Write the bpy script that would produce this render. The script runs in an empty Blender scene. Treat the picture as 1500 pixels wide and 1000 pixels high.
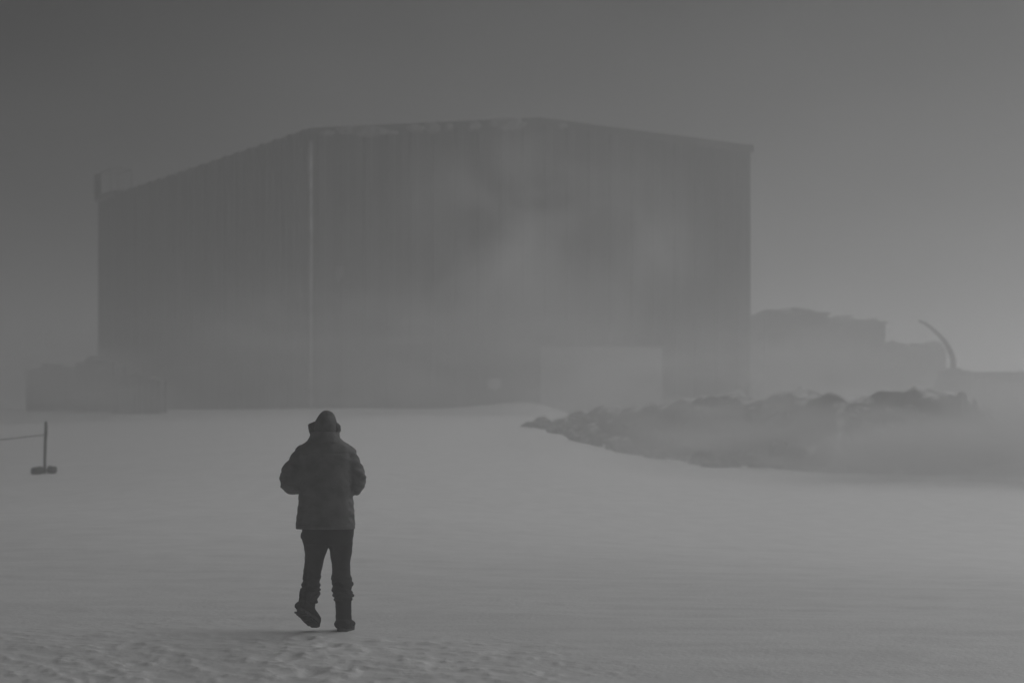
import bpy, bmesh, math, random
import numpy as np
from mathutils import Vector, Matrix, noise as mnoise
R = math.radians
scene = bpy.context.scene
COL = scene.collection

# ------------------------------------------------------------------ camera, sky, sun, exposure
CAM_H = 1.79
FPX = 4045.0            # focal length in photo pixels (1500 wide)
HOR = 612.0             # horizon row in the photo
cam_d = bpy.data.cameras.new('camera'); cam = bpy.data.objects.new('camera', cam_d); COL.objects.link(cam)
cam_d.sensor_width = 36.0; cam_d.lens = FPX / 1500 * 36.0
cam_d.shift_y = (HOR - 500) / 1500
cam.location = (0, 0, CAM_H); cam.rotation_euler = (R(90), 0, 0)
cam_d.clip_end = 6000; cam_d.clip_start = 0.1
cam_d.dof.use_dof = True; cam_d.dof.focus_distance = 23.6; cam_d.dof.aperture_fstop = 2.8
scene.camera = cam

SUN_AZ, SUN_EL = 54.0, 28.0      # degrees clockwise from the view direction, above the horizon
w = bpy.data.worlds.new('World'); scene.world = w; w.use_nodes = True
nt = w.node_tree; nt.nodes.clear()
sky = nt.nodes.new('ShaderNodeTexSky'); sky.sky_type = 'NISHITA'; sky.sun_disc = False
sky.sun_elevation = R(SUN_EL); sky.sun_rotation = R(SUN_AZ); sky.air_density = 1.0; sky.dust_density = 1.0
hs = nt.nodes.new('ShaderNodeHueSaturation'); hs.inputs['Saturation'].default_value = 0.0
bg = nt.nodes.new('ShaderNodeBackground'); bg.inputs['Strength'].default_value = 0.03
out = nt.nodes.new('ShaderNodeOutputWorld')
nt.links.new(sky.outputs[0], hs.inputs['Color']); tcw = nt.nodes.new('ShaderNodeTexCoord'); mpw = nt.nodes.new('ShaderNodeMapping'); mpw.inputs['Location'].default_value = (0.4, 0.0, 0.0); mpw.inputs['Scale'].default_value = (1, 1, 2.2)
nzw = nt.nodes.new('ShaderNodeTexNoise'); nzw.inputs['Scale'].default_value = 3.2; nzw.inputs['Detail'].default_value = 3; nzw.inputs['Roughness'].default_value = 0.45
mrw = nt.nodes.new('ShaderNodeMapRange'); mrw.inputs['From Min'].default_value = 0.32; mrw.inputs['From Max'].default_value = 0.68; mrw.inputs['To Min'].default_value = 0.2; mrw.inputs['To Max'].default_value = 0.75
mxw = nt.nodes.new('ShaderNodeMix'); mxw.data_type = 'RGBA'; mxw.blend_type = 'MULTIPLY'; mxw.inputs['Factor'].default_value = 1.0
nt.links.new(tcw.outputs['Generated'], mpw.inputs['Vector']); nt.links.new(mpw.outputs[0], nzw.inputs['Vector']); nt.links.new(nzw.outputs['Fac'], mrw.inputs['Value'])
nt.links.new(hs.outputs[0], mxw.inputs['A']); nt.links.new(mrw.outputs[0], mxw.inputs['B']); nt.links.new(mxw.outputs['Result'], bg.inputs['Color']); nt.links.new(bg.outputs[0], out.inputs['Surface'])

sd = bpy.data.lights.new('sun', 'SUN'); sun = bpy.data.objects.new('sun', sd); COL.objects.link(sun)
sd.energy = 5.0; sd.angle = R(80); sd.color = (1, 1, 1)
to_sun = Vector((math.sin(R(SUN_AZ)) * math.cos(R(SUN_EL)), math.cos(R(SUN_AZ)) * math.cos(R(SUN_EL)), math.sin(R(SUN_EL))))
sun.rotation_euler = to_sun.to_track_quat('Z', 'Y').to_euler(); sun.location = (30, 0, 40)

vs = scene.view_settings
vs.view_transform = 'Standard'; vs.look = 'None'; vs.gamma = 1.0; vs.exposure = -1.47; vs.use_curve_mapping = False
scene.render.engine = 'CYCLES'
scene.cycles.volume_bounces = 1
scene.cycles.use_denoising = True

# ------------------------------------------------------------------ helpers
def tag(o, label=None, cat=None, group=None, kind=None):
    if label: o['label'] = label
    if cat: o['category'] = cat
    if group: o['group'] = group
    if kind: o['kind'] = kind
    return o

def empty(name, loc, rz=0.0):
    o = bpy.data.objects.new(name, None); COL.objects.link(o)
    o.location = loc; o.rotation_euler = (0, 0, rz); o.empty_display_size = 0.3
    return o

def link(name, me, mat=None, parent=None, smooth=False):
    if mat is not None and not me.materials: me.materials.append(mat)
    if smooth: me.polygons.foreach_set('use_smooth', [True] * len(me.polygons))
    o = bpy.data.objects.new(name, me); COL.objects.link(o)
    if parent is not None: o.parent = parent
    return o

def bm_mesh(name, bm):
    bmesh.ops.recalc_face_normals(bm, faces=bm.faces[:])
    me = bpy.data.meshes.new(name); bm.to_mesh(me); bm.free(); return me

def add_box(bm, x0, x1, y0, y1, z0, z1, bevel=0.0):
    v = [bm.verts.new(p) for p in ((x0,y0,z0),(x1,y0,z0),(x1,y1,z0),(x0,y1,z0),(x0,y0,z1),(x1,y0,z1),(x1,y1,z1),(x0,y1,z1))]
    fs = [bm.faces.new([v[i] for i in q]) for q in ((3,2,1,0),(4,5,6,7),(0,1,5,4),(1,2,6,5),(2,3,7,6),(3,0,4,7))]
    if bevel > 0:
        es = list({e for f in fs for e in f.edges})
        bmesh.ops.bevel(bm, geom=es, offset=bevel, segments=2, affect='EDGES', profile=0.6)

def box_obj(name, dims, mat, parent=None, bevel=0.0):
    bm = bmesh.new(); add_box(bm, *dims, bevel=bevel)
    return link(name, bm_mesh(name, bm), mat, parent)

def loft(bm, rings, seg=20, power=2.0, cap=True):
    """rings: list of (centre, axis_a, axis_b, ra, rb)"""
    loops = []
    for c, A, B, ra, rb in rings:
        lp = []
        for i in range(seg):
            t = 2 * math.pi * i / seg
            ct, st = math.cos(t), math.sin(t)
            ca = math.copysign(abs(ct) ** (2 / power), ct); sb = math.copysign(abs(st) ** (2 / power), st)
            lp.append(bm.verts.new(Vector(c) + A * (ra * ca) + B * (rb * sb)))
        loops.append(lp)
    for a, b in zip(loops[:-1], loops[1:]):
        for i in range(seg):
            j = (i + 1) % seg
            bm.faces.new((a[i], a[j], b[j], b[i]))
    if cap:
        bm.faces.new(loops[0][::-1]); bm.faces.new(loops[-1])

def rings_z(data):
    """(z, xc, yc, a, b)"""
    return [((x, y, z), Vector((1,0,0)), Vector((0,1,0)), a, b) for z, x, y, a, b in data]

def tube(bm, pts, seg=14, cap=True, flat=1.0):
    """pts: list of (x,y,z,r)"""
    P = [Vector(p[:3]) for p in pts]; rings = []
    up = None
    for i, p in enumerate(P):
        d = (P[min(i+1, len(P)-1)] - P[max(i-1, 0)]).normalized()
        if up is None:
            up = Vector((0,0,1)) if abs(d.z) < 0.8 else Vector((0,1,0))
        A = d.cross(up)
        if A.length < 1e-4: A = d.cross(Vector((1,0,0)))
        A.normalize(); B = A.cross(d).normalized(); up = B
        rings.append((p, A, B, pts[i][3], pts[i][3] * flat))
    loft(bm, rings, seg, 2.0, cap)

def ball(bm, c, r, sub=2, scale=(1,1,1)):
    m = Matrix.Translation(c) @ Matrix.Diagonal((*[r * s for s in scale], 1))
    bmesh.ops.create_icosphere(bm, subdivisions=sub, radius=1.0, matrix=m)

def fuse(name, bm, voxel, smooth_it=4, displace=None):
    """union of overlapping closed pieces into one continuous surface"""
    me = bm_mesh(name + '_raw', bm)
    o = bpy.data.objects.new('tmp', me); COL.objects.link(o)
    m = o.modifiers.new('r', 'REMESH'); m.mode = 'VOXEL'; m.voxel_size = voxel
    s = o.modifiers.new('s', 'SMOOTH'); s.factor = 0.5; s.iterations = smooth_it
    dg = bpy.context.evaluated_depsgraph_get()
    res = bpy.data.meshes.new_from_object(o.evaluated_get(dg)); res.name = name
    bpy.data.objects.remove(o); bpy.data.meshes.remove(me)
    if displace:
        nrm = [v.normal.copy() for v in res.vertices]
        for v, n in zip(res.vertices, nrm):
            v.co = v.co + n * displace(v.co)
    return res

# ---- numpy value noise
def _hash(ix, iy, seed):
    h = (ix.astype(np.int64) * 374761393 + iy.astype(np.int64) * 668265263 + seed * 1442695041) & 0x7fffffff
    h = ((h ^ (h >> 13)) * 1274126177) & 0x7fffffff
    h = ((h ^ (h >> 16)) * 69069 + 12345) & 0x7fffffff
    return ((h ^ (h >> 15)) & 0xffff) / 65535.0 * 2 - 1
def vnoise(x, y, seed=0):
    x = np.asarray(x, float); y = np.asarray(y, float)
    ix = np.floor(x); iy = np.floor(y); fx = x - ix; fy = y - iy
    fx = fx*fx*fx*(fx*(fx*6-15)+10); fy = fy*fy*fy*(fy*(fy*6-15)+10)
    a = _hash(ix, iy, seed); b = _hash(ix+1, iy, seed); c = _hash(ix, iy+1, seed); d = _hash(ix+1, iy+1, seed)
    return (a*(1-fx)+b*fx)*(1-fy) + (c*(1-fx)+d*fx)*fy
def fbm(x, y, seed=0, octv=4, gain=0.5):
    s = 0; a = 1.0; n = 0
    for k in range(octv):
        s = s + a * vnoise(x * 2**k + 17.3*k, y * 2**k - 9.1*k, seed + 31*k); n += a; a *= gain
    return s / n
def sstep(a, b, x):
    t = np.clip((np.asarray(x, float) - a) / (b - a), 0, 1); return t*t*(3-2*t)

# ------------------------------------------------------------------ materials
def mat(name, base, rough=0.8, noise_scale=6.0, vary=0.25, bump=0.0, bump_scale=40.0, metallic=0.0, spec=0.3, snow_top=None, detail=6.0):
    m = bpy.data.materials.new(name); m.use_nodes = True
    n = m.node_tree.nodes; L = m.node_tree.links; p = n['Principled BSDF']
    p.inputs['Roughness'].default_value = rough; p.inputs['Metallic'].default_value = metallic
    p.inputs['Specular IOR Level'].default_value = spec
    tc = n.new('ShaderNodeTexCoord'); t = n.new('ShaderNodeTexNoise'); t.inputs['Scale'].default_value = noise_scale; t.inputs['Detail'].default_value = detail
    L.new(tc.outputs['Object'], t.inputs['Vector'])
    r = n.new('ShaderNodeValToRGB'); r.color_ramp.elements[0].position = 0.3; r.color_ramp.elements[1].position = 0.7
    lo, hi = base * (1 - vary), base * (1 + vary)
    r.color_ramp.elements[0].color = (lo, lo, lo, 1); r.color_ramp.elements[1].color = (hi, hi, hi, 1)
    L.new(t.outputs['Fac'], r.inputs['Fac'])
    src = r.outputs['Color']
    if snow_top is not None:
        g = n.new('ShaderNodeNewGeometry'); s = n.new('ShaderNodeSeparateXYZ'); L.new(g.outputs['Normal'], s.inputs[0])
        mr = n.new('ShaderNodeMapRange'); mr.inputs['From Min'].default_value = snow_top; mr.inputs['From Max'].default_value = snow_top + 0.15
        ad = n.new('ShaderNodeMath'); ad.operation = 'ADD'; mu = n.new('ShaderNodeMath'); mu.operation = 'MULTIPLY_ADD'
        mu.inputs[1].default_value = 0.5; mu.inputs[2].default_value = -0.25
        L.new(t.outputs['Fac'], mu.inputs[0]); L.new(mu.outputs[0], ad.inputs[0]); L.new(s.outputs['Z'], ad.inputs[1])
        L.new(ad.outputs[0], mr.inputs['Value'])
        mx = n.new('ShaderNodeMix'); mx.data_type = 'RGBA'; mx.inputs['B'].default_value = (0.75, 0.75, 0.75, 1)
        L.new(mr.outputs[0], mx.inputs['Factor']); L.new(src, mx.inputs['A']); src = mx.outputs['Result']
    L.new(src, p.inputs['Base Color'])
    if bump > 0:
        b = n.new('ShaderNodeBump'); b.inputs['Strength'].default_value = bump; b.inputs['Distance'].default_value = 0.02
        t2 = n.new('ShaderNodeTexNoise'); t2.inputs['Scale'].default_value = bump_scale; t2.inputs['Detail'].default_value = 5
        L.new(tc.outputs['Object'], t2.inputs['Vector']); L.new(t2.outputs['Fac'], b.inputs['Height']); L.new(b.outputs[0], p.inputs['Normal'])
    return m

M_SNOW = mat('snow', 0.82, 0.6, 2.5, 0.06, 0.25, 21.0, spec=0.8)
def paint_falloff(m):
    """light falloff toward the near ground and left, painted as greyer snow, uneven border"""
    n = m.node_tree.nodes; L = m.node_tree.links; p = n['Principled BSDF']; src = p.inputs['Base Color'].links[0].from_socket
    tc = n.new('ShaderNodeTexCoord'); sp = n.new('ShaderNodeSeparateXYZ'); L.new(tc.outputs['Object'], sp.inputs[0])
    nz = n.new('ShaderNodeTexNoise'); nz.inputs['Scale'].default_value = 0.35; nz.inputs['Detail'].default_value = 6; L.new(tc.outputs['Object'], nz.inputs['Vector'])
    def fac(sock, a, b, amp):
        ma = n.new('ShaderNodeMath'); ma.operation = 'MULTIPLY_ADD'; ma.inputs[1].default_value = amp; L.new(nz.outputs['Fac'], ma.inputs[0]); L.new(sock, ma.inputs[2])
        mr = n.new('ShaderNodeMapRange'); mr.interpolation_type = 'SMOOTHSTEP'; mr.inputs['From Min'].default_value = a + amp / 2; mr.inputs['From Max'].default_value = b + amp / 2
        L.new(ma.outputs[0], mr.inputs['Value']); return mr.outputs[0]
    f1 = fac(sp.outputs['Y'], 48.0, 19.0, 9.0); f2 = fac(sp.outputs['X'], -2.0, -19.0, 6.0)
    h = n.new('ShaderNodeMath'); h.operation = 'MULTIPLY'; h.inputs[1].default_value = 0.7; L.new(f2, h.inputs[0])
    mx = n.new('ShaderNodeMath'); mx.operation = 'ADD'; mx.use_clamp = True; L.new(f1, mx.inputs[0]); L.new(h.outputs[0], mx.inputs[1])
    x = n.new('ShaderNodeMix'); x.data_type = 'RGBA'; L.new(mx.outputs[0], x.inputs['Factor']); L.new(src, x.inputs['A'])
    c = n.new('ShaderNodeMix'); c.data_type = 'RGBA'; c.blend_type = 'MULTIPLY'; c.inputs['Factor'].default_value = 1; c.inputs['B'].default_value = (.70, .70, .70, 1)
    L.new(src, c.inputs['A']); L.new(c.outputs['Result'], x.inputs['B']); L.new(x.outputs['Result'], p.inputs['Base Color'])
paint_falloff(M_SNOW)  # puts the dimmer light of foreground and left side into the snow colour
M_CLAD = mat('dark_cladding', 0.055, 0.6, 0.35, 0.3, 0.0, spec=0.3)
def per_piece(m, lo=0.7, hi=1.35):
    n = m.node_tree.nodes; L = m.node_tree.links; p = n['Principled BSDF']; src = p.inputs['Base Color'].links[0].from_socket
    oi = n.new('ShaderNodeObjectInfo'); r = n.new('ShaderNodeMapRange'); r.inputs['To Min'].default_value = lo; r.inputs['To Max'].default_value = hi
    L.new(oi.outputs['Random'], r.inputs['Value'])
    x = n.new('ShaderNodeMix'); x.data_type = 'RGBA'; x.blend_type = 'MULTIPLY'; x.inputs['Factor'].default_value = 1
    L.new(src, x.inputs['A']); L.new(r.outputs[0], x.inputs['B']); L.new(x.outputs['Result'], p.inputs['Base Color'])
per_piece(M_CLAD)
M_WALL = mat('wall_sheet', 0.05, 0.7, 0.3, 0.3)
M_TRIM = mat('pale_trim', 0.40, 0.6, 1.2, 0.5)
M_RAIL = mat('rail_steel', 0.14, 0.6, 1.2, 0.4)
M_DOOR = mat('pale_door', 0.45, 0.6, 0.5, 0.25)
M_OPEN = mat('dark_door', 0.03, 0.7, 0.5, 0.2)
M_ROOF = mat('roof_sheet', 0.07, 0.6, 0.4, 0.3, snow_top=0.9)
M_FROST = mat('wind_packed_snow', 0.6, 0.8, 3.0, 0.1)
M_RIME = mat('thin_rime', 0.16, 0.8, 3.0, 0.5)
M_ROCK = mat('rock', 0.055, 0.9, 2.0, 0.5, 0.7, 6.0, snow_top=0.86)
M_DARKM = mat('dark_steel', 0.016, 0.6, 1.5, 0.4)
M_TARP = mat('dark_canvas', 0.035, 0.85, 2.0, 0.4)
M_TYRE = mat('rubber', 0.02, 0.85, 4.0, 0.2)
M_GLASS = mat('cab_glass', 0.02, 0.12, 4.0, 0.1, spec=0.6)
M_WOODP = mat('weathered_post', 0.07, 0.9, 8.0, 0.4)
M_BAG = mat('ballast_bag', 0.06, 0.9, 12.0, 0.4, 0.4, 90)
M_PARKA = mat('parka_cloth', 0.115, 0.75, 9.0, 0.3, 0.5, 120, spec=0.25)
M_TROUS = mat('trouser_cloth', 0.016, 0.85, 12.0, 0.3, 0.5, 150, spec=0.2)
M_BOOT = mat('boot_leather', 0.009, 0.9, 14.0, 0.3, 0.4, 160, spec=0.1)
M_SOLE = mat('snowy_sole', 0.02, 0.8, 30.0, 0.7)
M_CAP = mat('cap_cloth', 0.085, 0.85, 14.0, 0.3, 0.5, 160)
M_FUR = mat('fur_trim', 0.09, 0.95, 40.0, 0.5, 1.0, 220)
M_SKIN = mat('skin', 0.3, 0.5, 10.0, 0.1)
M_GLOVE = mat('glove', 0.015, 0.8, 20.0, 0.3)

# ------------------------------------------------------------------ ground
TRACK = [(-1.58 + 0.10 * sd_ - 0.028 * k * 0.7, 22.75 - k * 0.66) for k, sd_ in enumerate([-1.4, 1.3, -1.1, 1.2, -1.3, 1.0, -1.2, 1.3, -1.0])]
def prints(x, y):
    """boot prints the walker left behind"""
    z = 0.0
    for a, b in TRACK:
        q = ((x - a) / 0.075) ** 2 + ((y - b) / 0.16) ** 2
        z = z - 0.018 * np.exp(-q ** 1.3) + 0.005 * np.exp(-(np.sqrt(q) - 1.5) ** 2 / 0.12)
    return z

def terrain(x, y):
    x = np.asarray(x, float); y = np.asarray(y, float)
    rise = 2.3 * sstep(10, 165, y) * 0.35 + 0.0184 * np.clip(y - 26, 0, 124) * 0.65
    right = sstep(0.5, 7.0, x) * sstep(30, 85, y)
    z = rise * (1 - 0.66 * right)
    cr = np.sqrt(np.minimum(np.abs(x + 5), 60) ** 2 + 9) - 3
    z = z - np.where(x > -5, 0.055, 0.055) * cr * sstep(24, 42, y) * (1 - sstep(80, 135, y)) * (1 - 0.8 * right)
    z = z + 0.45 * np.exp(-((x - 0.9) / 3.2) ** 2 - ((y - 141) / 7.0) ** 2)
    z = z + 0.16 * np.exp(-((x + 9) / 9.0) ** 2 - ((y - 138) / 9.0) ** 2)
    z = z + prints(x, y)
    far = sstep(15, 60, np.hypot(x, y))
    z = z + 0.10 * fbm(x / 14, y / 20, 3, 3) * far
    z = z + 0.028 * fbm(x / 2.6 + y * 0.05, y / 1.1, 5, 3) * (1 - 0.6 * far)
    z = z - 0.09 * 0.5 * ((21.8 - y) + np.sqrt((21.8 - y) ** 2 + 2)) * (1 - sstep(30, 45, y)) * sstep(6, 16, y)
    near = 1 - sstep(19.0, 25.5, y + 0.35 * vnoise(x * 0.9, y * 0.9, 12) - 0.12 * np.clip(-x, -3, 3))
    near = 0.16 + 0.84 * near
    near = near * (1 - sstep(26, 34, y))
    patch = np.clip(fbm(x / 1.6, y / 2.2, 21, 2) * 1.1 + 0.55 - 0.22 * np.clip(x + 1.5, -1, 3), 0.10, 1.0)
    lump = np.clip(fbm(x / 0.26, y / 0.34, 8, 4, 0.55), -0.25, 1) ** 1.0
    crumb = np.clip(fbm(x / 0.085, y / 0.11, 9, 2) - 0.12, 0, 1)
    z = z + near * patch * (0.026 * lump + 0.026 * crumb)
    return z
def gz(x, y): return float(terrain(np.array([x]), np.array([y]))[0])

def build_ground():
    ang = np.concatenate([np.arange(-180, -24, 6.0), np.arange(-24, -14, 1.0), np.arange(-14, 14, 0.075), np.arange(14, 24, 1.0), np.arange(24, 180, 6.0)])
    rad = [0.0]
    rad += list(np.arange(1.0, 15, 1.0)) + list(np.arange(15, 27, 0.03)) + list(np.arange(27, 40, 0.12))
    r = 40.0
    while r < 180: rad.append(r); r *= 1.008
    while r < 1500: rad.append(r); r *= 1.08
    rad.append(1500.0)
    rad = np.array(rad[1:]); na, nr = len(ang), len(rad)
    A = np.radians(ang)
    X = np.outer(rad, np.sin(A)); Y = np.outer(rad, np.cos(A)); Z = terrain(X, Y)
    co = np.stack([X, Y, Z], -1).reshape(-1, 3)
    co = np.vstack([co, [[0, 0, gz(0, 0)]]])
    i = np.arange(nr - 1)[:, None] * na; j = np.arange(na)[None, :]; j2 = (j + 1) % na
    q = np.stack([i + j, i + j2, i + na + j2, i + na + j], -1).reshape(-1, 4)[:, ::-1]
    me = bpy.data.meshes.new('snow_ground')
    c = len(co) - 1
    tri = np.stack([np.full(na, c), (np.arange(na) + 1) % na, np.arange(na)], -1)[:, ::-1]
    nq, ntr = len(q), len(tri)
    me.vertices.add(len(co)); me.vertices.foreach_set('co', co.ravel())
    me.loops.add(nq * 4 + ntr * 3); me.loops.foreach_set('vertex_index', np.concatenate([q.ravel(), tri.ravel()]).astype(np.int32))
    me.polygons.add(nq + ntr)
    me.polygons.foreach_set('loop_start', np.concatenate([np.arange(nq) * 4, nq * 4 + np.arange(ntr) * 3]).astype(np.int32))
    me.update(calc_edges=True); me.validate()
    if sum(p.normal.z for p in list(me.polygons)[:50]) < 0: me.flip_normals()
    return me
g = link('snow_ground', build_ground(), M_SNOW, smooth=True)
tag(g, kind='structure')

# ------------------------------------------------------------------ hangar
def build_hangar():
    AX, AY, BZ = -10.94, 149.0, 2.1
    ang = math.atan2(9.5, 24.65)
    W, LN = 26.4, 51.4
    EH = 17.22 - BZ; RH = 18.30 - BZ
    root = empty('hangar', (AX, AY, BZ), ang)
    tag(root, 'huge dark metal hangar with low gabled roof looming through the blowing snow', 'hangar')
    top = lambda x: EH + (RH - EH) * (1 - abs(x - W / 2) / (W / 2))
    # inner shell (stands 0.12 m behind the sheets)
    bm = bmesh.new(); I = 0.14
    prof = [(I, -2), (W - I, -2), (W - I, top(W - I) - .06), (W / 2, RH - .06), (I, top(I) - .06)]
    f = [bm.verts.new((x, I, z)) for x, z in prof]; b = [bm.verts.new((x, LN - I, z)) for x, z in prof]
    bm.faces.new(f); bm.faces.new(b[::-1])
    for k in range(5): bm.faces.new((f[k], b[k], b[(k+1) % 5], f[(k+1) % 5]))
    link('wall', bm_mesh('wall', bm), M_WALL, root)
    # profiled sheets: each a folded strip with one raised rib
    def sheet(wd, tops, depth, seed):
        rnd = random.Random(seed)
        xs = [0, .30, .38, .62, .70, 1.0]; ds = [0, 0, 1, 1, 0, 0]
        bm = bmesh.new(); lo = []; hi = []; lo2 = []; hi2 = []
        for s, d in zip(xs, ds):
            x = s * (wd - 0.015) + 0.0075; zt = tops[0] + (tops[1] - tops[0]) * s
            lo.append(bm.verts.new((x, -d * depth, -2.0))); hi.append(bm.verts.new((x, -d * depth, zt)))
            lo2.append(bm.verts.new((x, -d * depth + 0.02, -2.0))); hi2.append(bm.verts.new((x, -d * depth + 0.02, zt)))
        n = len(xs)
        for k in range(n - 1):
            bm.faces.new((lo[k], lo[k+1], hi[k+1], hi[k])); bm.faces.new((lo2[k+1], lo2[k], hi2[k], hi2[k+1]))
            bm.faces.new((hi[k], hi[k+1], hi2[k+1], hi2[k])); bm.faces.new((lo[k+1], lo[k], lo2[k], lo2[k+1]))
        bm.faces.new((lo[0], hi[0], hi2[0], lo2[0])); bm.faces.new((lo[-1], lo2[-1], hi2[-1], hi[-1]))
        return bm_mesh('cladding_sheet', bm)
    nf = 20; wf = W / nf
    for k in range(nf):
        if k in (9, 10): tp = (top(k*wf) - .05, top((k+1)*wf) - .05)
        else: tp = (top(k*wf) - .05, top((k+1)*wf) - .05)
        o = link('cladding_sheet', sheet(wf, tp, 0.10, k), M_CLAD, root); o.location = (k * wf, -0.0, 0)
    ns = 38; wl = LN / ns
    me_s = sheet(wl, (EH + .16, EH + .16), 0.26, 3); me_s2 = sheet(wl, (EH + .04, EH + .04), 0.22, 4)
    me_s.materials.append(M_CLAD); me_s2.materials.append(M_CLAD)
    for k in range(ns):
        o = link('cladding_sheet', me_s if k % 2 == 0 else me_s2, None, root)
        o.location = (0, (k + 1) * wl, 0); o.rotation_euler = (0, 0, R(-90))       # faces -x
    for k in range(ns):
        o = link('cladding_sheet', me_s2, None, root)
        o.location = (W, k * wl, 0); o.rotation_euler = (0, 0, R(90))
    # roof slopes
    for s in (0, 1):
        bm = bmesh.new(); th = .16
        xa, za = (-0.05, EH) if s == 0 else (W + 0.05, EH)
        P = [(xa, za), (W/2, RH), (W/2, RH + th), (xa, za + th)]
        f = [bm.verts.new((x, -0.22, z)) for x, z in P]; b = [bm.verts.new((x, LN + .2, z)) for x, z in P]
        bm.faces.new(f); bm.faces.new(b[::-1])
        for k in range(4): bm.faces.new((f[k], b[k], b[(k+1) % 4], f[(k+1) % 4]))
        link('roof', bm_mesh('roof', bm), M_ROOF, root)
    # gable fascia boards with rime frozen on
    for s in (0, 1):
        bm = bmesh.new(); n = 16
        xs = [(-0.06 + (W/2 + .06) * k / n) for k in range(n + 1)]
        if s: xs = [W - x for x in xs][::-1]
        fr = []
        for x in xs:
            zt = top(min(max(x, 0), W)) + .19
            fr.append([bm.verts.new(p) for p in ((x, -.30, zt), (x, -.30, zt - .42), (x, -.23, zt - .42), (x, -.23, zt))])
        for a, c in zip(fr[:-1], fr[1:]):
            for k in range(4): bm.faces.new((a[k], c[k], c[(k+1) % 4], a[(k+1) % 4]))
        bm.faces.new(fr[0]); bm.faces.new(fr[-1][::-1])
        link('fascia', bm_mesh('fascia', bm), M_CLAD, root)
    rnd = random.Random(4)
    for x, ln, h in ((0.9, .9, .16), (3.0, 3.2, .28), (5.9, 1.2, .22), (6.9, .9, .3), (7.9, .5, .2), (9.3, .8, .25), (11.4, 2.2, .34), (14.6, .7, .15)):
        bm = bmesh.new(); ball(bm, (0, 0, 0), 1.0, 3)
        for v in bm.verts:
            nn = mnoise.fractal(v.co * 1.7 + Vector((x, 3, 0)), 1, 2, 4)
            v.co = v.co * (1 + .35 * nn); v.co.x *= ln / 2; v.co.z *= h; v.co.y *= .09
        o = link('frozen_snow', bm_mesh('frozen_snow', bm), M_RIME, root, True); o.location = (x, -.30, top(x) - .12)
    # pale corner trim, in lengths
    z = 0.0; k = 0
    hs_ = [4.2, 3.4, 3.8, 3.2]
    for h in hs_:
        bm = bmesh.new()
        add_box(bm, -0.02, 0.14, -0.17, -0.12, z, z + h - .02)
        link('corner_trim', bm_mesh('corner_trim', bm), M_TRIM, root); z += h
    # big sliding door: pale leaf, and a dark slab painted as the shaded opening
    def t_of(px):
        best = min((abs(750 + FPX * (AX + math.cos(ang)*t) / (AY + math.sin(ang)*t) - px), t) for t in np.arange(0, 26, .02)); return float(best[1])
    x0, x1, x2 = t_of(716), t_of(788), t_of(966)
    zh = 5.75 - BZ
    link_door = []
    dk = empty('tmp', (0,0,0)); bpy.data.objects.remove(dk)
    o = box_obj('sliding_door', (x0, x1 - .02, -.30, -.16, -2, zh), M_OPEN, root, .02); o['label'] = 'dark slab standing in for the shaded open half of the doorway'
    o = box_obj('sliding_door', (x1 + .02, x2, -.42, -.32, -2, zh), M_DOOR, root, .02); o['label'] = 'pale sliding door leaf'
    n = 5
    for k in range(n):
        xx = x1 + (x2 - x1) * (k + .5) / n
        box_obj('door_rib', (xx - .06, xx + .06, -.47, -.425, -2, zh - .1), M_DOOR, o, .01)
    box_obj('door_rail', (x0 - .8, x2 + .3, -.55, -.17, zh + .01, zh + .16), M_RAIL, root, .02)
    # flood light bracket on the gable wall
    xl = t_of(495); zl = CAM_H + (HOR - 398) / FPX * 149.6 - BZ
    bm = bmesh.new(); add_box(bm, xl - .2, xl + .2, -.42, -.20, zl - .35, zl + .25, .03); add_box(bm, xl - .05, xl + .05, -.26, -.1, zl - .6, zl - .3)
    lt = link('wall_lamp', bm_mesh('wall_lamp', bm), M_RAIL, root); lt['label'] = 'pale wall lamp, unlit'
    xl = t_of(722); zl = CAM_H + (HOR - 562) / FPX * 153 - BZ
    bm = bmesh.new(); ball(bm, (0,0,0), 1, 3)
    for v in bm.verts:
        v.co *= 1 + .4 * mnoise.fractal(v.co * 1.5, 1, 2, 4); v.co.x *= .45; v.co.y *= .1; v.co.z *= .3
    o = link('frozen_snow', bm_mesh('frozen_snow', bm), M_FROST, root, True); o.location = (xl, -.30, zl)
    # roof access cage at the far eave
    c = empty('tmp', (0,0,0)); bpy.data.objects.remove(c)
    y1, y0 = LN - .3, LN - 4.9
    base = box_obj('roof_platform', (-.45, 1.5, y0 - 1.2, y1, EH - .05, EH + .34), M_CLAD, root, .03)
    def post(nm, xa, ya, wd, za, zb):
        return box_obj(nm, (xa - wd/2, xa + wd/2, ya - wd/2, ya + wd/2, za, zb), M_CLAD, root, .01)
    post('cage_post', -.30, y1 - .4, .46, EH + .35, EH + 1.85)
    for (xa, ya) in ((-.3, y0), (1.2, y0), (1.2, y1 - .4)):
        post('cage_post', xa, ya, .06, EH + .35, EH + 1.85)
    for zz in (EH + 1.86,):
        for xa in (-.3, 1.2): box_obj('cage_rail', (xa - .03, xa + .03, y0 - .06, y1 - .2, zz, zz + .06), M_CLAD, root)
        for ya in (y0, y1 - .4): box_obj('cage_rail', (-.235, 1.135, ya - .025, ya + .025, zz + .003, zz + .055), M_CLAD, root)
    return root
build_hangar()

# ------------------------------------------------------------------ things beside the hangar
def px2w(px, Y): return (px - 750) / FPX * Y
def pz(py, Y): return CAM_H + (HOR - py) / FPX * Y

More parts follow.
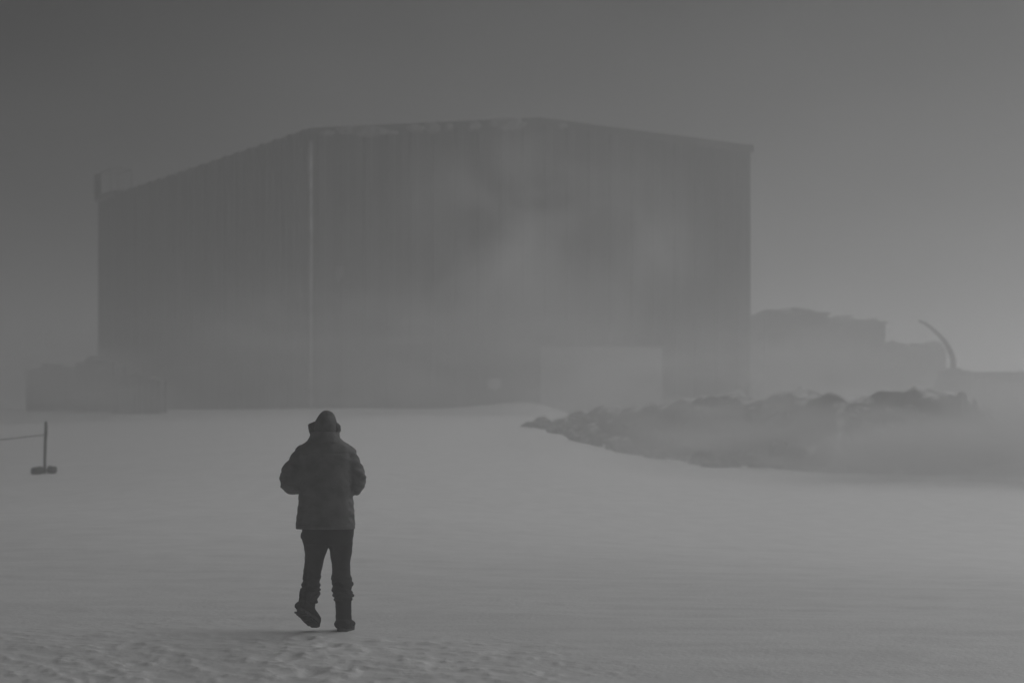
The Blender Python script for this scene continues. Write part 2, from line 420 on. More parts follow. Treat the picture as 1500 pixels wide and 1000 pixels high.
def container(px0, px1, ytop, Y, depth, label, rz=0.0):
    xa, xb = px2w(px0, Y), px2w(px1, Y); wd = xb - xa; zt = pz(ytop, Y)
    x = (xa + xb) / 2; zg = min(gz(xa, Y), gz(xb, Y)) - .15
    H = zt - zg
    root = empty('storage_container', (x, Y, zg), rz)
    tag(root, label, 'container', 'dark storage containers by the hangar')
    n = max(6, int(wd / .28)); bm = bmesh.new()
    # corrugated shell
    def wall(p0, p1, nrm, z0, z1):
        p0, p1, nrm = Vector(p0), Vector(p1), Vector(nrm); L = (p1 - p0).length; m = max(4, int(L / .28)); prev = None
        for k in range(m):
            for s, d in ((0, 0), (.5, 0), (.62, -.05), (.88, -.05)):
                q = p0 + (p1 - p0) * ((k + s) / m) + nrm * d
                a = bm.verts.new((q.x, q.y, z0)); b = bm.verts.new((q.x, q.y, z1))
                if prev: bm.faces.new((prev[0], a, b, prev[1]))
                prev = (a, b)
        a = bm.verts.new((p1.x, p1.y, z0)); b = bm.verts.new((p1.x, p1.y, z1)); bm.faces.new((prev[0], a, b, prev[1]))
    h2 = wd / 2 - .06
    wall((-h2, .06, 0), (h2, .06, 0), (0, -1, 0), .16, H - .12); wall((h2, .06, 0), (h2, depth - .06, 0), (1, 0, 0), .16, H - .12)
    wall((h2, depth - .06, 0), (-h2, depth - .06, 0), (0, 1, 0), .16, H - .12); wall((-h2, depth - .06, 0), (-h2, .06, 0), (-1, 0, 0), .16, H - .12)
    me = bpy.data.meshes.new('side_panel'); bm.to_mesh(me); bm.free()
    link('side_panel', me, M_DARKM, root)
    box_obj('roof', (-wd/2 + .03, wd/2 - .03, .03, depth - .03, H - .12, H - .02), M_DARKM, root, .02)
    box_obj('floor_frame', (-wd/2 + .03, wd/2 - .03, .03, depth - .03, -.2, .155), M_DARKM, root, .02)
    for sx in (-1, 1):
        for yy in (0, depth - .14):
            box_obj('corner_post', (sx * wd/2 - .07, sx * wd/2 + .07, yy, yy + .14, -.2, H), M_DARKM, root, .015)
    for sx in (-.25, .25):
        box_obj('lock_bar', (sx * wd - .025, sx * wd + .025, -.02, .03, .2, H - .2), M_DARKM, root, .008)
    # drifted snow on the roof
    for q, (fx, fw, fh, mm, nm) in enumerate(((-.14, .30, .34, M_TARP, 'roof_tarp'), (.26, .2, .2, M_RIME, 'roof_snow'))):
        bm = bmesh.new(); ball(bm, (0, 0, 0), 1, 3)
        for v in bm.verts:
            v.co *= 1 + .5 * mnoise.fractal(v.co * 1.4 + Vector((px0, q * 4, 0)), .9, 2, 4); v.co.x *= fw * wd; v.co.y *= depth * .36; v.co.z *= fh
        o = link(nm, bm_mesh(nm, bm), mm, root, True); o.location = (fx * wd, depth * .45, H - .05)
    return root
container(40, 118, 540, 139, 5.0, 'dark storage container standing farthest out beyond the hangar wall')
container(112, 167, 530, 136, 4.0, 'tallest dark storage container at the foot of the hangar corner')
container(165, 233, 556, 131, 2.4, 'low dark storage container in front of the long hangar wall')

# low stepped shed far right of the hangar
def build_shed():
    Y = 196.0
    zg = gz(px2w(1200, Y), Y) - .3
    root = empty('stepped_shed', (px2w(1230, Y), Y, zg), R(4))
    tag(root, 'faint stepped shed fading into the haze beside the hangar', 'shed')
    x0 = px2w(1230, Y)
    blocks = ((1118, 1214, 457), (1212, 1300, 470), (1298, 1392, 508))
    for k, (a, b, t) in enumerate(blocks):
        xa, xb, h = px2w(a, Y) - x0, px2w(b, Y) - x0, pz(t, Y) - zg
        w_ = box_obj('wall', (xa + .05, xb - .05, k * .25, 9 - k * .5, -1, h - .2), M_WALL, root, .03)
        rf = box_obj('roof', (xa - .05, xb + .05, k * .25 - .25, 9.2 - k * .5, h - .19, h), M_ROOF, root, .04)
        for q in range(4):
            bm = bmesh.new(); ball(bm, (0, 0, 0), 1, 3)
            for v in bm.verts:
                v.co *= 1 + .5 * mnoise.fractal(v.co * 1.5 + Vector((k * 5, q * 3, 0)), .9, 2, 4); v.co.x *= (xb - xa) * (.14 + .05 * ((q * 7 + k) % 3)); v.co.y *= 2; v.co.z *= .22 + .14 * ((q + k) % 3)
            o = link('roof_snow', bm_mesh('roof_snow', bm), M_RIME if q % 2 else M_TARP, root, True); o.location = (xa + (xb - xa) * (q + .6) / 4.2, 1.6 + .8 * q, h - .04)
        n = 3
        for j in range(n):
            xx = xa + (xb - xa) * (j + .5) / n
            if h > 4: 
                wn = box_obj('window', (xx - .4, xx + .4, k * .25 - .05, k * .25 + .03, h - 2.6, h - 1.5), M_GLASS, root, .02)
        box_obj('door', ((xa + xb) / 2 - .9, (xa + xb) / 2 + .9, k * .25 - .06, k * .25 + .03, -.5, 2.9), M_OPEN, root, .02)
    cm = bmesh.new(); tube(cm, [(-2.5, 4, pz(457, Y) - zg - .3, .22), (-2.5, 4, pz(457, Y) - zg + .5, .22)])
    link('flue', bm_mesh('flue', cm), M_DARKM, root)
build_shed()

# parked truck with curved crane arm
def build_truck():
    Y = 150.0; xl = px2w(1372, Y); zg = gz(xl + 3, Y) - .05
    root = empty('crane_truck', (xl, Y, zg), R(3))
    tag(root, 'hazy parked truck carrying a thin curved crane arm beyond the dark boulders', 'truck')
    top = pz(541, Y) - zg; S = top
    box_obj('chassis', (.2, 7.4, .35, 2.05, .75, 1.05), M_DARKM, root, .03)
    bm = bmesh.new(); prof = [(.0, .8), (1.9, .8), (1.9, top - .05), (.55, top - .05), (.1, top * .62)]
    f = [bm.verts.new((x, 0, z)) for x, z in prof]; b = [bm.verts.new((x, 2.4, z)) for x, z in prof]
    bm.faces.new(f); bm.faces.new(b[::-1])
    for k in range(5): bm.faces.new((f[k], b[k], b[(k+1) % 5], f[(k+1) % 5]))
    bmesh.ops.bevel(bm, geom=bm.edges[:], offset=.05, segments=2, affect='EDGES')
    cab = link('cab', bm_mesh('cab', bm), M_DARKM, root)
    box_obj('side_window', (.75, 1.6, -.02, .03, top * .64, top - .35), M_GLASS, cab, .01)
    box_obj('cargo_body', (2.15, 7.5, -.02, 2.42, 1.06, top - .12), M_TARP, root, .06)
    for xx in (3.2, 4.3, 5.4, 6.5): box_obj('body_rib', (xx - .05, xx + .05, -.06, -.022, 1.1, top - .2), M_TARP, root, .01)
    wm = bmesh.new()
    tube(wm, [(0, -.02, 0, .42), (0, 0, 0, .5), (0, .26, 0, .5), (0, .3, 0, .42)], 24)
    tyre = bm_mesh('tyre', wm); tyre.materials.append(M_TYRE)
    wm = bmesh.new(); tube(wm, [(0, -.05, 0, .2), (0, .1, 0, .27)], 18); rim = bm_mesh('rim', wm); rim.materials.append(M_DARKM)
    for xx in (1.0, 4.9, 6.1):
        for yy in (.05, 2.05):
            wh = link('wheel', tyre, None, root, True); wh.location = (xx, yy, .5)
            link('rim', rim, None, wh)
    # crane: column on the bed, arm curving up and out to the left
    bx = px2w(1402, Y) - xl
    pts = [(1403, 560, .24), (1404, 541, .22), (1403, 525, .20), (1399, 512, .18), (1392, 500, .16), (1383, 490, .14), (1372, 480, .12), (1362, 473, .10), (1352, 468, .07)]
    bm = bmesh.new(); tube(bm, [(px2w(p, Y) - xl, 1.2, pz(q, Y) - zg, r * .8) for p, q, r in pts], 10)
    link('crane_arm', bm_mesh('crane_arm', bm), M_DARKM, root, True)
    box_obj('crane_base', (bx - .25, bx + .45, .8, 1.6, 1.06, top + .1), M_DARKM, root, .03)
build_truck()

# ------------------------------------------------------------------ dark boulders on the bank
def rock_mesh(seed):
    bm = bmesh.new(); bmesh.ops.create_icosphere(bm, subdivisions=3, radius=1.0)
    rnd = random.Random(seed); off = Vector((rnd.uniform(-9, 9), rnd.uniform(-9, 9), rnd.uniform(-9, 9)))
    cuts = [(Vector((rnd.gauss(0,1), rnd.gauss(0,1), rnd.gauss(0,1))).normalized(), rnd.uniform(.5, .8)) for _ in range(14)]
    for v in bm.verts:
        d = v.co.normalized(); r = 1.0
        for n, c in cuts:
            dd = d.dot(n)
            if dd > 0 and r * dd > c: r = c / dd
        r *= 1 + .30 * mnoise.fractal(d * 2.6 + off, .9, 2, 5)
        v.co = d * r
    me = bm_mesh('boulder', bm); me.materials.append(M_ROCK); return me
ROCKS = [rock_mesh(s) for s in range(6)]
BANK = [(1.2, 116, .3), (2.6, 106, 1.2), (4.2, 97, 1.8), (6.3, 88, 2.1), (9.0, 79, 2.2), (12.2, 78, 2.2), (15.2, 88, 1.7), (20, 99, 1.5), (27, 106, 1.1), (36, 110, .2)]
def bank_at(s, v, push=0.0):
    """point of the bank at s in 0..1 along its foot and v metres back from the foot"""
    f = s * (len(BANK) - 1); k = min(int(f), len(BANK) - 2); t = f - k
    P = [np.array(BANK[min(max(k + d, 0), len(BANK) - 1)]) for d in (-1, 0, 1, 2)]
    p = 0.5 * (2*P[1] + (P[2]-P[0])*t + (2*P[0]-5*P[1]+4*P[2]-P[3])*t*t + (3*P[1]-P[0]-3*P[2]+P[3])*t**3)
    x, y = p[0] + .22 * v, p[1] + v + push * max(0.0, 1 - v / 9.0)
    w = v / 11.0
    prof = float(sstep(-.02, .5, w) * (1 - sstep(.6, 1.0, w)))
    n = mnoise.fractal(Vector((x * .35, y * .35, 3)), .8, 2, 5) * .55 + mnoise.fractal(Vector((x * 1.3, y * 1.3, 7)), .7, 2, 4) * .2
    return x, y, gz(x, y) + p[2] * prof * (1 + .30 * n) + .22 * n * min(1, prof * 4) - .35 * (1 - min(1, prof * 6)) - (1 - prof) ** .7 * 1.1 * min(1.2, max(0, .30 + 1.3 * mnoise.fractal(Vector((x * .38, y * .10, 11)), .8, 2, 4)))
def build_bank():
    ns, nv = 150, 32; bm = bmesh.new(); rows = []
    for i in range(ns + 1):
        wob = 1.5 + 7.0 * mnoise.noise(Vector((i * .085, 0, 5))) + 2.2 * mnoise.noise(Vector((i * .24, 3, 5)))
        rows.append([bm.verts.new(bank_at(i / ns, -.4 + 11.6 * j / nv, wob)) for j in range(nv + 1)])
    for a, b in zip(rows[:-1], rows[1:]):
        for j in range(nv): bm.faces.new((a[j], b[j], b[j+1], a[j+1]))
    o = link('rubble_bank', bm_mesh('rubble_bank', bm), M_ROCK, None, True)
    if o.data.polygons[100].normal.z < 0: o.data.flip_normals()
    tag(o, 'long dark bank of rubble half lost in blowing snow before the hangar', 'rubble bank')
build_bank()
def place_rocks():
    rnd = random.Random(11); spots = []
    for k in range(900):
        t = rnd.uniform(.04, .56); v = rnd.uniform(-4.5 if t < .4 else .2, 4.2)
        x, y, z = bank_at(t, v)
        r = rnd.choice((.2, .24, .28, .34, .42, .55)) * rnd.uniform(.8, 1.2)
        if vnoise(np.array([x * .4]), np.array([y * .3]), 44)[0] < -.25: continue
        if any((x - a) ** 2 + (y - b) ** 2 < (.6 * (r + c)) ** 2 for a, b, _, c, _ in spots): continue
        spots.append((x, y, z, r, t))
        if len(spots) >= 150: break
    for x, y, z, r, t in spots:
        o = bpy.data.objects.new('boulder', rnd.choice(ROCKS)); COL.objects.link(o)
        o.location = (x, y, max(z, gz(x, y)) + r * .08)
        o.scale = (r * rnd.uniform(1, 1.5), r * rnd.uniform(.9, 1.3), r * rnd.uniform(.6, .95)); o.rotation_euler = (rnd.uniform(-.3, .3), rnd.uniform(-.3, .3), rnd.uniform(0, 6.28))
        size = 'large' if r > .48 else 'mid-sized' if r > .3 else 'small'
        place = 'the hangar door end' if t < .3 else 'the middle' if t < .48 else 'the truck end'
        tag(o, size + ' dark boulder on ' + place + ' of the rubble bank', 'boulder', size + ' boulders on ' + place + ' of the bank')
place_rocks()

# ------------------------------------------------------------------ marker stake with ballast bags and rope
def build_stake():
    Y = 72.0; x = px2w(66, Y)
    # distance where the photographed foot row meets the ground
    for yy in np.arange(45, 120, .25):
        xx = px2w(66, yy)
        if HOR + (CAM_H - gz(xx, yy)) / yy * FPX <= 694: Y, x = float(yy), xx; break
    zg = gz(x, Y); H = 77 / FPX * Y
    root = empty('marker_stake', (x, Y, zg)); tag(root, 'thin dark marker stake standing alone in the open snow', 'stake')
    bm = bmesh.new(); tube(bm, [(-.01, 0, -.3, .036), (-.005, 0, H * .3, .034), (.01, 0, H * .7, .036), (.02, 0, H * .72, .042), (.022, 0, H * .97, .036), (.024, 0, H, .016)], 10)
    link('post', bm_mesh('post', bm), M_WOODP, root, True)
    def bag(x0, x1, tilt, lab):
        bm = bmesh.new(); L = x1 - x0
        loft(bm, [((s * L / 2, 0, 0), Vector((0,1,0)), Vector((0,0,1)), .17 * a, .095 * b) for s, a, b in ((-1, .55, .35), (-.93, .9, .75), (-.6, 1, 1), (0, 1.05, .92), (.6, 1, 1), (.93, .88, .75), (1, .5, .35))], 16, 2.6)
        for v in bm.verts: v.co += v.co.normalized() * .014 * mnoise.noise(v.co * 14)
        o = link('ballast_bag', bm_mesh('ballast_bag', bm), M_BAG, None, True)
        xx = x + (x0 + x1) / 2; o.location = (xx, Y - .12, gz(xx, Y - .12) + .085); o.rotation_euler = (0, R(tilt), R(12))
        tag(o, lab, 'bag'); return o
    k = Y / FPX
    bag(-19 * k, -1 * k, -8, 'dark ballast bag at the stake foot on the rope side')
    bag(4 * k, 18.5 * k, 12, 'shorter tilted ballast bag at the stake foot on its open side')
    # sagging rope off to the next stake outside the frame
    bm = bmesh.new(); pts = []
    for i in range(25):
        s = i / 24; px_, d = -s * 8.5, s
        pts.append((x + px_, Y + s * 1.0, zg + H * .74 - .28 * math.sin(math.pi * min(1, s * 1.0)) * 1.1, .011))
    tube(bm, pts, 6); r = link('rope', bm_mesh('rope', bm), M_WOODP, None, True)
    tag(r, 'thin sagging rope tied to the marker stake', 'rope')
    x2, y2 = x - 8.5, Y + 1.0
    r2 = empty('marker_stake', (x2, y2, gz(x2, y2))); tag(r2, 'marker stake holding the far end of the sagging rope', 'stake')
    bm = bmesh.new(); tube(bm, [(0, 0, -.3, .036), (0, 0, H * .7, .034), (.01, 0, H, .03)], 10); link('post', bm_mesh('post', bm), M_WOODP, r2, True)
build_stake()

# ------------------------------------------------------------------ the walking person
def build_person():
    PX, PY = px2w(478, 23.4), 23.4
    K = 1 / 172.8 * 1.0
    ground = gz(PX + .15, PY)
    root = empty('person', (PX, PY, ground))
    tag(root, 'person in dark parka and snow trousers walking away across the snow', 'person')
    X = lambda px: (px - 478) * K
    Zz = lambda py: (923 - py) * K
    fold = lambda amp, sc, seed: (lambda c: amp * mnoise.fractal(Vector((c.x * sc, c.y * sc, c.z * sc * 1.4)) + Vector((seed, 0, 0)), 1.0, 2.0, 3))
    V = Vector
    # --- body: one continuous figure under the clothes, head with a face
    bm = bmesh.new()
    loft(bm, rings_z([(.86, -.01, 0, .15, .11), (1.0, -.01, 0, .165, .12), (1.2, -.01, 0, .16, .115), (1.4, -.005, 0, .18, .12), (1.52, 0, 0, .15, .10), (1.58, 0, .01, .075, .07), (1.66, 0, .03, .06, .065)]), 18)
    ball(bm, (0, .045, 1.735), .1, 3, (.80, 1.0, 1.18))
    ball(bm, (0, .142, 1.725), .018, 2, (.8, 1.2, 1.5)); ball(bm, (0, .11, 1.66), .035, 2, (1.1, .9, .7)); ball(bm, (0, .128, 1.685), .016, 2, (1.7, .8, .6))
    for s in (-1, 1):
        ball(bm, (s * .035, .125, 1.745), .013, 2); ball(bm, (s * .034, .122, 1.765), .018, 2, (1.4, .7, .6)); ball(bm, (s * .083, .04, 1.73), .025, 2, (.35, .8, 1.3))
    for pts in (
        [(-.12, 0, 1.49, .06), (-.24, -.02, 1.40, .052), (-.30, -.02, 1.25, .045), (-.21, .14, 1.24, .04), (-.09, .28, 1.27, .03)],
        [(.12, 0, 1.49, .06), (.21, -.01, 1.40, .052), (.255, 0, 1.25, .045), (.19, .14, 1.23, .04), (.08, .28, 1.26, .03)],
        [(-.10, 0, .95, .08), (-.11, .03, .6, .055), (-.122, .04, .5, .05), (-.13, -.08, .22, .045), (-.13, -.15, .15, .04)],
        [(.10, 0, .95, .08), (.12, .02, .5, .05), (.14, 0, .2, .045), (.145, 0, .1, .04)]):
        tube(bm, pts, 12)
    link('body', fuse('body', bm, .011, 5), M_SKIN, root, True)
    # --- parka with sleeves
    bm = bmesh.new()
    data = []
    for py, l, r, b, yc in ((772.5, 434, 519.5, .200, 0), (768, 434.3, 519.3, .202, 0), (750, 435.5, 518.6, .20, 0), (735, 437.5, 517, .195, 0), (722, 438, 516.5, .19, 0), (700, 437.5, 517.5, .185, -.005), (680, 437, 517, .18, -.012), (665, 436.5, 516, .165, -.015), (657, 438, 514, .14, -.01), (651, 444, 508, .118, 0), (646, 450, 502, .105, .01), (641, 453, 497, .10, .015)):
        data.append((Zz(py), X((l + r) / 2), yc, (r - l) / 2 * K, b))
    loft(bm, rings_z(data), 40, 2.5)
    tube(bm, [(-.14, .0, 1.525, .075), (-.195, -.005, 1.475, .088), (-.25, -.02, 1.40, .088), (-.295, -.025, 1.32, .094), (-.302, -.015, 1.25, .09), (-.285, .03, 1.235, .083), (-.22, .14, 1.24, .072), (-.15, .22, 1.255, .064), (-.11, .262, 1.265, .060)], 18)
    tube(bm, [(.13, .0, 1.525, .075), (.178, -.005, 1.48, .085), (.208, -.015, 1.41, .080), (.248, -.02, 1.32, .086), (.256, -.01, 1.25, .083), (.245, .03, 1.23, .080), (.20, .14, 1.235, .070), (.13, .22, 1.25, .063), (.09, .262, 1.26, .060)], 18)
    # cloth bunching at the elbows and yoke
    for c, r, s in (((-.355, -.03, 1.28), .045, (1, 1, .5)), ((.305, -.02, 1.30), .05, (.8, 1, .6)), ((-.27, -.07, 1.21), .05, (1.2, .7, .7)), ((.26, -.05, 1.20), .045, (1, .7, .7))):
        ball(bm, c, r, 2, s)
    def pf(c):
        a = .010 * mnoise.fractal(V((c.x * 5, c.y * 5, c.z * 8)), 1, 2, 3) + .004 * mnoise.fractal(V((c.x * 16 + 5, c.y * 16, c.z * 26)), 1, 2, 2)
        if abs(c.x) > .2: a += .006 * math.sin(c.z * 70 + c.y * 50 + 3 * mnoise.noise(c * 9))
        a -= .006 * math.exp(-((c.z - 1.505) / .008) ** 2) * (c.y < 0) * (abs(c.x) < .2)      # yoke seam
        return a
    pk = link('parka', fuse('parka', bm, .0105, 3, pf), M_PARKA, root, True)
    bm = bmesh.new()
    loft(bm, rings_z([(Zz(774), X(476.8), 0, 42.6 * K, .2), (Zz(773.2), X(476.8), 0, 43.4 * K, .206), (Zz(768), X(476.8), 0, 43.2 * K, .207), (Zz(767.2), X(476.8), 0, 42.4 * K, .2)]), 40, 2.5)
    link('hem', bm_mesh('hem', bm), M_PARKA, pk, True)
    for s, pts in ((-1, [(-.125, .25, 1.262, .064), (-.10, .272, 1.267, .066), (-.088, .285, 1.27, .060)]), (1, [(.105, .25, 1.257, .063), (.08, .272, 1.262, .066), (.068, .285, 1.265, .060)])):
        bm = bmesh.new(); tube(bm, pts, 16); link('cuff', bm_mesh('cuff', bm), M_PARKA, pk, True)
    bm = bmesh.new()                                       # stand-up collar / folded hood base
    loft(bm, rings_z([(Zz(648), X(475.5), .0, 27.5 * K, .125), (Zz(644), X(475), .0, 24.5 * K, .125), (Zz(638), X(475.5), .005, 22 * K, .118), (Zz(632.5), X(476), .01, 20.3 * K, .108), (Zz(632), X(476), .012, 18 * K, .09)]), 28)
    ball(bm, (X(456), -.02, Zz(643.5)), .024, 2, (1, 1.4, .8))
    link('collar', fuse('collar', bm, .008, 3, fold(.006, 12, 2)), M_PARKA, pk, True)
    # --- winter cap with flared ear flaps
    bm = bmesh.new()
    rows = ((634, 461, 494), (628, 459.5, 494.8), (622, 460.3, 494), (616, 461.8, 493), (610, 465, 490.8), (606, 468, 488.2), (603, 471.2, 485), (600.8, 475, 481))
    loft(bm, rings_z([(Zz(p), X((a + b) / 2), .03, (b - a) / 2 * K, (b - a) / 2 * K * 1.18) for p, a, b in rows]), 26)
    cp = link('cap', fuse('cap', bm, .007, 4, fold(.004, 16, 7)), M_CAP, root, True)
    for s in (-1, 1):
        bm = bmesh.new()
        if s < 0: pts = [(X(464), .02, Zz(621.5), .022), (X(458.6), .03, Zz(626.5), .030), (X(459.8), .035, Zz(632), .026), (X(461), .04, Zz(638), .020)]
        else: pts = [(X(490), .02, Zz(620), .022), (X(493.2), .03, Zz(625.5), .030), (X(493.2), .035, Zz(631), .029), (X(491.5), .04, Zz(637.5), .020)]
        tube(bm, pts, 14, flat=1.9)
        link('ear_flap', fuse('ear_flap', bm, .006, 2, fold(.007, 30, s)), M_FUR, cp, True)
    # --- trousers
    def leg(rows, yf):
        out = []
        for py, l, r in rows:
            a = (r - l) / 2 * K; out.append((Zz(py), X((l + r) / 2), yf(Zz(py)), a, a * 1.12))
        return out
    bm = bmesh.new()
    hips = [(Zz(p), X((l + r) / 2), 0, (r - l) / 2 * K, .15) for p, l, r in ((760, 442, 518), (772, 443, 519), (782, 442, 517.5), (790, 443, 517), (796, 444, 516.6))]
    loft(bm, rings_z(hips), 30, 2.3)
    lL = ((780, 444, 481), (790, 443.5, 482), (799, 444.5, 481), (810, 446, 477.5), (822, 446, 473.5), (836, 443.8, 470.3), (850, 443.2, 469), (860, 441.5, 469.3), (866, 439.6, 469.3), (870, 440.5, 469), (876, 440.2, 467.4), (881, 441, 466))
    lR = ((780, 481, 518.3), (790, 480.8, 516.8), (799, 481.3, 516), (810, 483, 515), (822, 484.8, 513.2), (836, 486, 512.4), (844, 485, 514), (848, 484.2, 515), (853, 486.2, 517), (859, 486.4, 515.8), (863.5, 486.3, 512.4), (869, 487, 518.4), (874, 489.2, 517), (880, 490, 514))
    yl = lambda z: .05 * math.exp(-((z - .5) / .2) ** 2) - max(0, .46 - z) * .55
    yr = lambda z: .02 * math.exp(-((z - .5) / .2) ** 2)
    loft(bm, rings_z(leg(lL, yl)), 24); loft(bm, rings_z(leg(lR, yr)), 24)
    ball(bm, (X(443.5), -.02, Zz(784)), .03, 2, (.6, 1.2, 1.1))                         # side pocket flap
    def tf(c):
        a = .005 * mnoise.fractal(V((c.x * 12, c.y * 12, c.z * 16)), 1, 2, 3)
        if c.z < .52: a += .007 * math.sin(c.z * 130 + 4 * mnoise.noise(c * 14)) * min(1, (.52 - c.z) * 6)
        return a
    link('trousers', fuse('trousers', bm, .0085, 2, tf), M_TROUS, root, True)
    # --- boots: right planted, left swinging with its heel up
    def boot(name, place, shaft):
        bm = bmesh.new()
        loft(bm, rings_z([(shaft, 0, -.0, .068, .073), (shaft - .06, 0, -.0, .070, .076), (.16, 0, .005, .066, .078), (.10, 0, .01, .066, .088), (.055, 0, .02, .068, .1), (.025, 0, .02, .07, .1)]), 20)
        A, B = V((1, 0, 0)), V((0, 0, 1))
        loft(bm, [((0, y, z), A, B, a, b) for y, z, a, b in ((-.09, .06, .055, .035), (-.07, .065, .066, .042), (.02, .075, .068, .055), (.10, .062, .070, .042), (.17, .052, .066, .034), (.215, .045, .045, .026), (.23, .042, .025, .016))], 18)
        o = link('boot', fuse('boot', bm, .0065, 3, fold(.003, 25, 3)), M_BOOT, root, True)
        bm = bmesh.new(); n = 28; lo = []; hi = []
        for i in range(n):
            t = 2 * math.pi * i / n; y = .07 + .165 * math.sin(t); x = (.062 + .012 * math.sin(t)) * math.cos(t) * (1.0 - .12 * math.exp(-((y - .05) / .04) ** 2))
            x = math.copysign(abs(x) ** .82 * .072 ** .18, x)
            lo.append(bm.verts.new((x, y, .002))); hi.append(bm.verts.new((x * 1.03, y * 1.01, .034)))
        bm.faces.new(lo[::-1]); bm.faces.new(hi)
        for i in range(n): bm.faces.new((lo[i], lo[(i+1) % n], hi[(i+1) % n], hi[i]))
        so = link('sole', bm_mesh('sole', bm), M_SOLE, o)
        for yy in (-.07, -.035, .0, .06, .095, .13, .165, .2):
            wdt = .05 if yy < .2 else .035
            box_obj('tread', (-wdt, wdt, yy - .01, yy + .01, -.008, .003), M_SOLE, so)
        bm = bmesh.new(); tube(bm, [(.0, .06, .115, .009), (.03, .05, .12, .009), (.05, .03, .13, .008)], 8); link('lace', bm_mesh('lace', bm), M_BOOT, o, True)
        o.matrix_local = place; return o
    gr = gz(PX + X(503), PY) - ground
    boot('boot', Matrix.Translation((X(503), 0.0, gr - .004)) @ Matrix.Rotation(R(-10), 4, 'Z'), .34)
    # left: toe near the snow, heel raised, toes turned out
    ankle = V((X(451), yl(Zz(880)) - .01, Zz(880) + .025))
    rot = Matrix.Rotation(R(-24), 4, 'Z') @ Matrix.Rotation(R(-6), 4, 'Y') @ Matrix.Rotation(R(-30), 4, 'X')
    M = Matrix.Translation(ankle) @ rot @ Matrix.Translation((0, 0, -.155))
    boot('boot', M, .24)
    # --- gloved hands held together before the chest
    for s in (-1, 1):
        bm = bmesh.new(); cx, cy, cz = (-.055 if s < 0 else .05), .325, 1.275 + (0 if s < 0 else -.008)
        loft(bm, [((cx - s * -.03 * (1 - t) , cy - .035 + .07 * t, cz), V((1, 0, 0)), V((0, 0, 1)), .022 + .006 * math.sin(3 * t), .043 + .004 * t) for t in (0, .3, .65, 1)], 14)
        ball(bm, (cx, cy - .04, cz), .036, 2, (.9, 1, 1.1))
        for i, ln in enumerate((.052, .060, .056, .044)):
            z = cz + .036 - i * .024; inx = -s
            p0 = V((cx, cy + .03, z)); p1 = p0 + V((inx * .012, ln * .62, 0)); p2 = p1 + V((inx * .028, ln * .16, -.003)); p3 = p2 + V((inx * .016, -ln * .35, -.004))
            tube(bm, [(*p0, .0115), (*p1, .0112), (*p2, .0105), (*p3, .009)], 10)
        p0 = V((cx, cy - .015, cz + .04)); p1 = p0 + V((-s * .010, .022, .022)); p2 = p1 + V((-s * .014, .024, .004)); tube(bm, [(*p0, .0135), (*p1, .0125), (*p2, .0105)], 10)
        link('glove', fuse('glove', bm, .0042, 2), M_GLOVE, root, True)
    return root
build_person()

# ------------------------------------------------------------------ air: even haze, a denser layer of drifting snow near the ground, and gusts
def volume_mat(name, density, g, builder=None):
    m = bpy.data.materials.new(name); m.use_nodes = True; t = m.node_tree; t.nodes.clear()
    o = t.nodes.new('ShaderNodeOutputMaterial'); v = t.nodes.new('ShaderNodeVolumePrincipled')
    v.inputs['Color'].default_value = (.88, .88, .88, 1); v.inputs['Density'].default_value = density; v.inputs['Anisotropy'].default_value = g
    t.links.new(v.outputs[0], o.inputs['Volume'])
    if builder: builder(t, v)
    return m
HZ = 1540.0
o = box_obj('haze', (-HZ, HZ, -HZ, HZ, -3.0, 20.0), volume_mat('haze_air', 0.0024, 0.72)); tag(o, kind='stuff')
o = box_obj('drifting_snow', (-220, 220, -60, 330, -2.0, 6.5), volume_mat('drift_air', 0.0055, 0.72)); tag(o, kind='stuff')

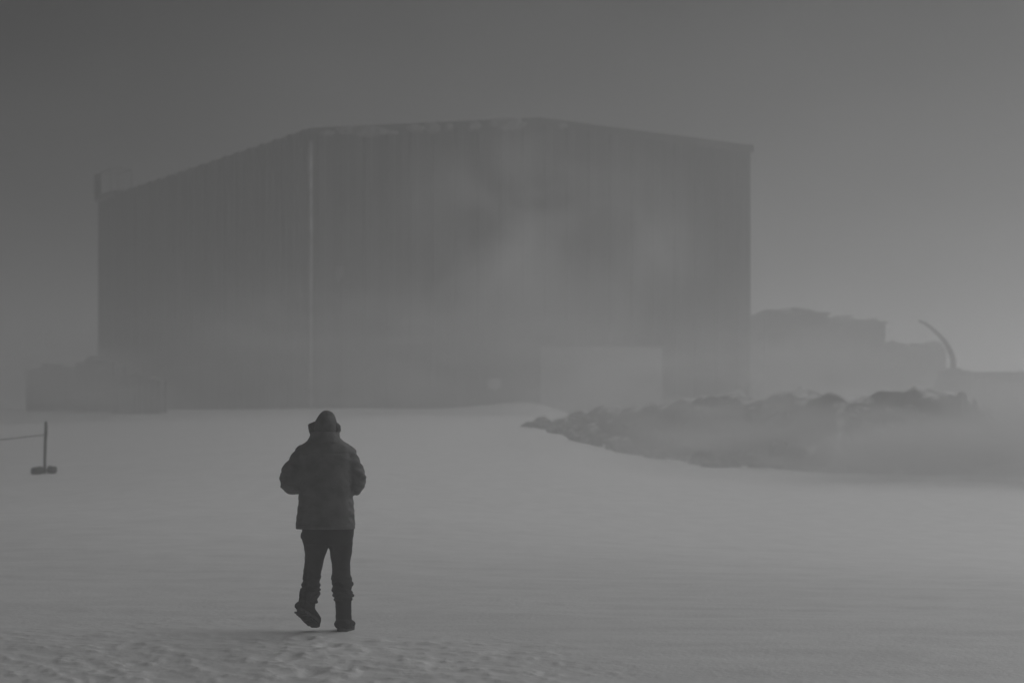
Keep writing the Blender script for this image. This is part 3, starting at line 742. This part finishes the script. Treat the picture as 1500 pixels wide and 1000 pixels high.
def gust(c, sx, sy, sz, dens, nscale, seed, stretch=1.0):
    def build(t, v):
        n = t.nodes; L = t.links
        tc = n.new('ShaderNodeTexCoord')
        ln = n.new('ShaderNodeVectorMath'); ln.operation = 'LENGTH'; L.new(tc.outputs['Object'], ln.inputs[0])
        mr = n.new('ShaderNodeMapRange'); mr.interpolation_type = 'SMOOTHERSTEP'
        mr.inputs['From Min'].default_value = 1.0; mr.inputs['From Max'].default_value = 0.1; L.new(ln.outputs['Value'], mr.inputs['Value'])
        mp = n.new('ShaderNodeMapping'); mp.inputs['Location'].default_value = (seed * 3.1, seed * 1.7, 0); mp.inputs['Scale'].default_value = (1, 1, stretch)
        L.new(tc.outputs['Object'], mp.inputs['Vector'])
        ns = n.new('ShaderNodeTexNoise'); ns.inputs['Scale'].default_value = nscale; ns.inputs['Detail'].default_value = 4; ns.inputs['Distortion'].default_value = 0.6; L.new(mp.outputs[0], ns.inputs['Vector'])
        m2 = n.new('ShaderNodeMapRange'); m2.inputs['From Min'].default_value = .40; m2.inputs['From Max'].default_value = .66; L.new(ns.outputs['Fac'], m2.inputs['Value'])
        a = n.new('ShaderNodeMath'); a.operation = 'MULTIPLY'; L.new(mr.outputs[0], a.inputs[0]); L.new(m2.outputs[0], a.inputs[1])
        b = n.new('ShaderNodeMath'); b.operation = 'MULTIPLY'; b.inputs[1].default_value = dens; L.new(a.outputs[0], b.inputs[0])
        L.new(b.outputs[0], v.inputs['Density'])
    bm = bmesh.new(); bmesh.ops.create_icosphere(bm, subdivisions=4, radius=1.0)
    m = volume_mat('gust_air', 0, 0.72, build); m.cycles.volume_sampling = 'DISTANCE' if hasattr(m.cycles, 'volume_sampling') else m.cycles.volume_sampling
    o = link('blowing_snow', bm_mesh('blowing_snow', bm), m); o.location = c; o.scale = (sx, sy, sz); tag(o, kind='stuff'); return o
gust((1.5, 132, 9.0), 10, 7, 9.0, 0.20, 1.6, 1)
gust((0.0, 131, 3.6), 13, 7, 4.8, 0.20, 2.2, 2)
gust((-10.0, 135, 4.5), 12, 7, 5.5, 0.17, 2.2, 7)
gust((-23.0, 121, 2.8), 13, 6, 3.4, 0.38, 1.5, 6)
gust((9.0, 72, 0.2), 10, 10, 3.0, 0.34, 2.4, 3)
gust((20.0, 112, 2.6), 16, 14, 4.5, 0.045, 2.2, 5)
gust((14.0, 138, 5.0), 8, 9, 6.0, 0.05, 2.4, 8)
gust((16.0, 70, 0.3), 12, 10, 3.4, 0.55, 1.8, 9)
gust((6.0, 86, 1.9), 8, 8, 2.8, 0.26, 2.4, 12)
